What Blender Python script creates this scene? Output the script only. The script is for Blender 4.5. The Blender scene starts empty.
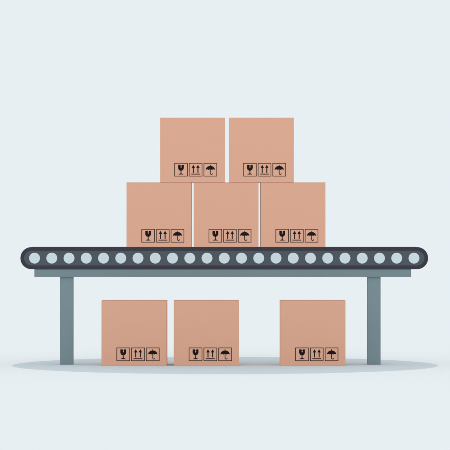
import bpy, bmesh, math
from mathutils import Vector, Matrix
C = bpy.context.scene.collection
D2R = math.radians

def lin(c):
    c = c/255.0
    return c/12.92 if c <= 0.04045 else ((c+0.055)/1.055)**2.4
def rgb(r, g, b, k=1.0):
    return (min(lin(r)*k, .97), min(lin(g)*k, .97), min(lin(b)*k, .97))

def material(name, col, rough=0.9, spec=0.0, noise=0.0, nscale=(20, 20, 20)):
    m = bpy.data.materials.new(name); m.use_nodes = True
    nt = m.node_tree; b = nt.nodes["Principled BSDF"]
    b.inputs["Base Color"].default_value = (*col, 1)
    b.inputs["Roughness"].default_value = rough
    b.inputs["Specular IOR Level"].default_value = spec
    if noise > 0:
        tc = nt.nodes.new("ShaderNodeTexCoord"); mp = nt.nodes.new("ShaderNodeMapping")
        mp.inputs["Scale"].default_value = nscale
        nz = nt.nodes.new("ShaderNodeTexNoise"); nz.inputs["Scale"].default_value = 1.0
        nz.inputs["Detail"].default_value = 5
        cr = nt.nodes.new("ShaderNodeValToRGB")
        cr.color_ramp.elements[0].position = 0.3; cr.color_ramp.elements[1].position = 0.7
        cr.color_ramp.elements[0].color = (*[c*(1-noise) for c in col], 1)
        cr.color_ramp.elements[1].color = (*[min(c*(1+noise), .98) for c in col], 1)
        nt.links.new(tc.outputs["Object"], mp.inputs["Vector"])
        nt.links.new(mp.outputs[0], nz.inputs["Vector"])
        nt.links.new(nz.outputs["Fac"], cr.inputs["Fac"])
        nt.links.new(cr.outputs["Color"], b.inputs["Base Color"])
    return m

BG = (lin(231), lin(239), lin(243))
SUN_E = 0.05
ground_col = tuple(c/(c+SUN_E) for c in BG)
M_ground = material("pale_floor", ground_col)
M_shadow = material("ground_shadow_paint", rgb(207, 215, 219, 1.09), noise=0.005, nscale=(2, 2, 2))  # darker tone is the conveyor's ground shadow, put into the colour
M_card = material("cardboard", rgb(219, 165, 140, 1.14), noise=0.006, nscale=(4, 4, 8))
M_flap = material("cardboard_flap", rgb(219, 165, 140, 1.14), noise=0.006, nscale=(8, 4, 4))
M_ink = material("black_ink", (0.018, 0.013, 0.013), rough=0.8)
M_belt = material("rubber_belt", rgb(62, 62, 70, 1.08), rough=0.8, spec=0.05, noise=0.03, nscale=(30, 30, 30))
M_side = material("side_plate", rgb(82, 88, 96, 1.08), rough=0.6, spec=0.05, noise=0.01, nscale=(3, 3, 30))
M_roll = material("roller_metal", rgb(208, 218, 222, 1.08), rough=0.5, spec=0.1, noise=0.006)
M_steel = material("painted_steel", rgb(120, 136, 141, 1.12), rough=0.7, spec=0.05, noise=0.008, nscale=(8, 8, 8))
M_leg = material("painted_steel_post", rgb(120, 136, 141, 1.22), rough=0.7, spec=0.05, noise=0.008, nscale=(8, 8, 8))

def new_obj(name, mesh, parent=None, loc=(0, 0, 0)):
    o = bpy.data.objects.new(name, mesh); C.objects.link(o)
    o.location = loc
    if parent: o.parent = parent
    return o

def box_mesh(name, x0, x1, y0, y1, z0, z1, mat, bev=0.0, seg=2):
    bm = bmesh.new()
    bmesh.ops.create_cube(bm, size=1, matrix=Matrix.Translation(((x0+x1)/2, (y0+y1)/2, (z0+z1)/2)) @ Matrix.Diagonal((x1-x0, y1-y0, z1-z0, 1)))
    if bev > 0:
        bmesh.ops.bevel(bm, geom=bm.edges[:], offset=bev, segments=seg, profile=0.5, affect='EDGES')
    me = bpy.data.meshes.new(name); bm.to_mesh(me); bm.free()
    me.materials.append(mat)
    return me

def X(px): return (px-225)/100.0
def Z(py): return (365-py)/100.0

# ---------------- setting ----------------
bm = bmesh.new()
bmesh.ops.create_circle(bm, cap_ends=True, segments=96, radius=6000)
me = bpy.data.meshes.new("ground"); bm.to_mesh(me); bm.free(); me.materials.append(M_ground)
g = new_obj("ground", me, loc=(0, 0, -0.004)); g["kind"] = "structure"

bm = bmesh.new(); N = 160; a = []; b = []  # thin oval disc that paints the shadow on the ground under the conveyor
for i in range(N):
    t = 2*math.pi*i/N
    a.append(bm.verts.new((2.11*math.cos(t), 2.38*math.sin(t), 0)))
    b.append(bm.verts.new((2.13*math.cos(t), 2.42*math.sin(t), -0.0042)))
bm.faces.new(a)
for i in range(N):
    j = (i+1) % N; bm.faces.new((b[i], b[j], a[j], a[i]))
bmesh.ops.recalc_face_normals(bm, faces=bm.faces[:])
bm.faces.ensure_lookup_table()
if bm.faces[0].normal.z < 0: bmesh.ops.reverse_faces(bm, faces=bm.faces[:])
me = bpy.data.meshes.new("painted_shadow"); bm.to_mesh(me); bm.free(); me.materials.append(M_shadow)
p = new_obj("painted_shadow", me, loc=(0, -0.25, 0)); p["kind"] = "structure"

# ---------------- conveyor ----------------
conv = bpy.data.objects.new("conveyor_belt", None); C.objects.link(conv)
conv["label"] = "long grey roller conveyor on two posts carrying cardboard boxes"
conv["category"] = "conveyor"

ZC = Z(258.2); XL, XR = X(20), X(428.5); RO = 0.111
def stadium(r, n=32):
    cl, cr = XL+RO, XR-RO
    pts = []
    for i in range(n+1):
        a = -math.pi/2 + math.pi*i/n
        pts.append((cr+r*math.cos(a), ZC+r*math.sin(a)))
    for i in range(n+1):
        a = math.pi/2 + math.pi*i/n
        pts.append((cl+r*math.cos(a), ZC+r*math.sin(a)))
    return pts
YF, YB = -0.23, 0.23
def ring(name, ro, ri, y0, y1, mat):
    bm = bmesh.new(); o = stadium(ro); i = stadium(ri); n = len(o)
    V = [[bm.verts.new((q[0], y, q[1])) for q in s] for s, y in ((o, y0), (i, y0), (o, y1), (i, y1))]
    for k in range(n):
        j = (k+1) % n
        bm.faces.new((V[0][k], V[0][j], V[1][j], V[1][k]))
        bm.faces.new((V[2][k], V[3][k], V[3][j], V[2][j]))
        bm.faces.new((V[0][k], V[2][k], V[2][j], V[0][j]))
        bm.faces.new((V[1][k], V[1][j], V[3][j], V[3][k]))
    bmesh.ops.recalc_face_normals(bm, faces=bm.faces[:])
    me = bpy.data.meshes.new(name); bm.to_mesh(me); bm.free(); me.materials.append(mat)
    return me
def slab(name, r, y0, y1, mat):
    bm = bmesh.new(); o = stadium(r); n = len(o)
    a = [bm.verts.new((q[0], y0, q[1])) for q in o]; b = [bm.verts.new((q[0], y1, q[1])) for q in o]
    bm.faces.new(a); bm.faces.new(b[::-1])
    for k in range(n):
        j = (k+1) % n; bm.faces.new((a[k], b[k], b[j], a[j]))
    bmesh.ops.recalc_face_normals(bm, faces=bm.faces[:])
    me = bpy.data.meshes.new(name); bm.to_mesh(me); bm.free(); me.materials.append(mat)
    return me
new_obj("belt", ring("belt", RO, RO-0.036, YF, YB, M_belt), conv)
sp = slab("side_plate", RO-0.0365, YF+0.002, YF+0.018, M_side)
new_obj("side_plate", sp, conv)
o = new_obj("side_plate.001", sp, conv, loc=(0, (YB-YF)-0.020, 0))

bm = bmesh.new()
bmesh.ops.create_cone(bm, cap_ends=True, segments=48, radius1=0.0545, radius2=0.0545, depth=YB-YF,
                      matrix=Matrix.Rotation(math.pi/2, 4, 'X'))
caps = [e for e in bm.edges if abs(e.verts[0].co.y-e.verts[1].co.y) < 1e-5]
bmesh.ops.bevel(bm, geom=caps, offset=0.0015, segments=2, affect='EDGES')
rm = bpy.data.meshes.new("roller"); bm.to_mesh(rm); bm.free(); rm.materials.append(M_roll)
for i in range(23):
    new_obj("roller", rm, conv, loc=(X(34.2+i*(414.3-34.2)/22), (YF+YB)/2-0.001, ZC))

new_obj("beam", box_mesh("beam", X(34), X(411.5), YF+0.005, YB-0.005, Z(277), Z(269.4), M_steel, 0.002), conv)
for a, b in ((59.5, 72.5), (368, 381)):
    new_obj("leg", box_mesh("leg", X(a), X(b), -0.20, 0.0, 0.0005, Z(277.1), M_leg, 0.001), conv)

# ---------------- cardboard box ----------------
W, H, DP = 0.650, 0.648, 0.40
def flat(name, polys, mat, y):
    bm = bmesh.new()
    for ps in polys:
        vs = [bm.verts.new((q[0]/100, y, q[1]/100)) for q in ps]
        f = bm.faces.new(vs)
        f.normal_update()
        if f.normal.y > 0: f.normal_flip()
    bmesh.ops.triangulate(bm, faces=bm.faces[:])
    me = bpy.data.meshes.new(name); bm.to_mesh(me); bm.free(); me.materials.append(mat)
    return me
def rect(x0, y0, x1, y1): return [(x0, y0), (x1, y0), (x1, y1), (x0, y1)]
S = 13.4
def frame(ox, oy, t=0.6):
    return [rect(ox, oy, ox+S, oy+t), rect(ox, oy+S-t, ox+S, oy+S), rect(ox, oy+t, ox+t, oy+S-t), rect(ox+S-t, oy+t, ox+S, oy+S-t)]
def sh(pts, ox, oy): return [(ox+a, oy+b) for a, b in pts]
def glass(ox, oy):
    P = frame(ox, oy)
    bowl = [(3.9, 11.6), (3.75, 8.6), (4.2, 7.1), (5.1, 6.1), (6.2, 5.7), (7.2, 5.7), (8.3, 6.1), (9.2, 7.1), (9.65, 8.6), (9.5, 11.6),
            (7.7, 11.6), (6.9, 10.3), (7.5, 9.5), (6.6, 8.2), (6.2, 9.6), (6.7, 10.3), (6.1, 11.6)]
    P.append(sh(bowl, ox, oy))
    P.append(sh(rect(6.25, 3.0, 7.15, 5.68), ox, oy))
    P.append(sh([(4.3, 1.9), (9.1, 1.9), (9.1, 2.4), (7.3, 2.98), (6.1, 2.98), (4.3, 2.4)], ox, oy))
    return P
def arrows(ox, oy):
    P = frame(ox, oy)
    for cx in (4.4, 9.0):
        P.append(sh([(cx-0.5, 3.6), (cx+0.5, 3.6), (cx+0.5, 8.6), (cx+1.75, 8.6), (cx, 11.7), (cx-1.75, 8.6), (cx-0.5, 8.6)], ox, oy))
    P.append(sh(rect(2.3, 1.9, 11.1, 2.75), ox, oy))
    return P
def umbrella(ox, oy):
    P = frame(ox, oy)
    can = []
    cx, cy, r = 6.7, 6.2, 4.75
    for i in range(25):
        a = math.pi*i/24
        can.append((cx+r*math.cos(a), cy+r*0.92*math.sin(a)))
    for s in range(3):
        x0 = cx-r+s*2*r/3
        for i in range(1, 8):
            a = math.pi*i/8
            can.append((x0+r/3-(r/3)*math.cos(a), cy+0.85*math.sin(a)))
        if s < 2: can.append((x0+2*r/3, cy))
    P.append(sh(can, ox, oy))
    P.append(sh(rect(cx-0.3, 10.5, cx+0.3, 11.7), ox, oy))
    P.append(sh(rect(cx-0.35, 3.0, cx+0.35, 7.2), ox, oy))
    hook = []
    hc = (cx+1.05, 3.0)
    for i in range(13):
        a = math.pi+math.pi*i/12; hook.append((hc[0]+1.4*math.cos(a), hc[1]+1.4*math.sin(a)))
    for i in range(13):
        a = 2*math.pi-math.pi*i/12; hook.append((hc[0]+0.7*math.cos(a), hc[1]+0.7*math.sin(a)))
    P.append(sh(hook, ox, oy))
    return P

body_me = box_mesh("cardboard_box", -W/2, W/2, 0, DP, 0.0005, H-0.002, M_card, 0.0012, 1)
body = new_obj("cardboard_box", body_me)
fl = box_mesh("flap", -W/2+0.001, W/2-0.001, 0.001, DP/2-0.001, H-0.0018, H-0.0004, M_flap)
f1 = new_obj("flap", fl, body); f2 = new_obj("flap", fl, body, loc=(0, DP/2, 0))
x0 = -W*50+15.0; oy = 4.6
s1 = new_obj("fragile_glass_symbol", flat("fragile_glass_symbol", glass(x0, oy), M_ink, -0.0015), body)
s2 = new_obj("this_way_up_symbol", flat("this_way_up_symbol", arrows(x0+14.7, oy), M_ink, -0.0015), body)
s3 = new_obj("keep_dry_symbol", flat("keep_dry_symbol", umbrella(x0+29.4, oy), M_ink, -0.0015), body)
parts = [f1, f2, s1, s2, s3]

TOPZ = ZC+RO+0.0002
places = []
for x in (160.0, 229.0):        places.append((x, TOPZ+0.6485, -0.232, "top"))
for x in (126.3, 193.6, 260.6): places.append((x, TOPZ, -0.228, "mid"))
for x in (102, 174, 280):       places.append((x, 0.0, -0.48, "floor"))
labels = {"top": "tan cardboard box stacked on top of two other boxes",
          "mid": "tan cardboard box standing on the dark conveyor belt",
          "floor": "tan cardboard box on the floor under the conveyor"}
for n, (px, z, y, k) in reversed(list(enumerate(places))):
    if n == 0:
        b = body; ps = parts
    else:
        b = body.copy(); C.objects.link(b); ps = []
        for q in parts:
            c = q.copy(); c.parent = b; C.objects.link(c); ps.append(c)
    if k == "top":
        for c in ps[2:]: c.location = (-0.008, 0, 0.013)
    b.location = (X(px)+W/2, y, z)
    b["label"] = labels[k]; b["category"] = "box"; b["group"] = "cardboard boxes with handling symbols"

# ---------------- light ----------------
w = bpy.data.worlds.new("World"); bpy.context.scene.world = w; w.use_nodes = True
bgk = w.node_tree.nodes["Background"]
bgk.inputs[0].default_value = (*BG, 1); bgk.inputs[1].default_value = 1.0
L = bpy.data.lights.new("key_light", 'SUN'); L.energy = SUN_E*math.pi/math.sin(D2R(32)); L.angle = D2R(35)
lo = bpy.data.objects.new("key_light", L); C.objects.link(lo)
lo.rotation_euler = (D2R(58), 0, 0)

sc = bpy.context.scene
sc.view_settings.view_transform = 'Standard'; sc.view_settings.look = 'None'; sc.view_settings.exposure = 0
cam = bpy.data.cameras.new("camera"); co = bpy.data.objects.new("camera", cam); C.objects.link(co)
co.location = (0, -40.3, 1.40); co.rotation_euler = (math.pi/2, 0, 0)
cam.sensor_width = 36; cam.lens = 36*40/4.5; cam.clip_start = 1; cam.clip_end = 20000
sc.camera = co
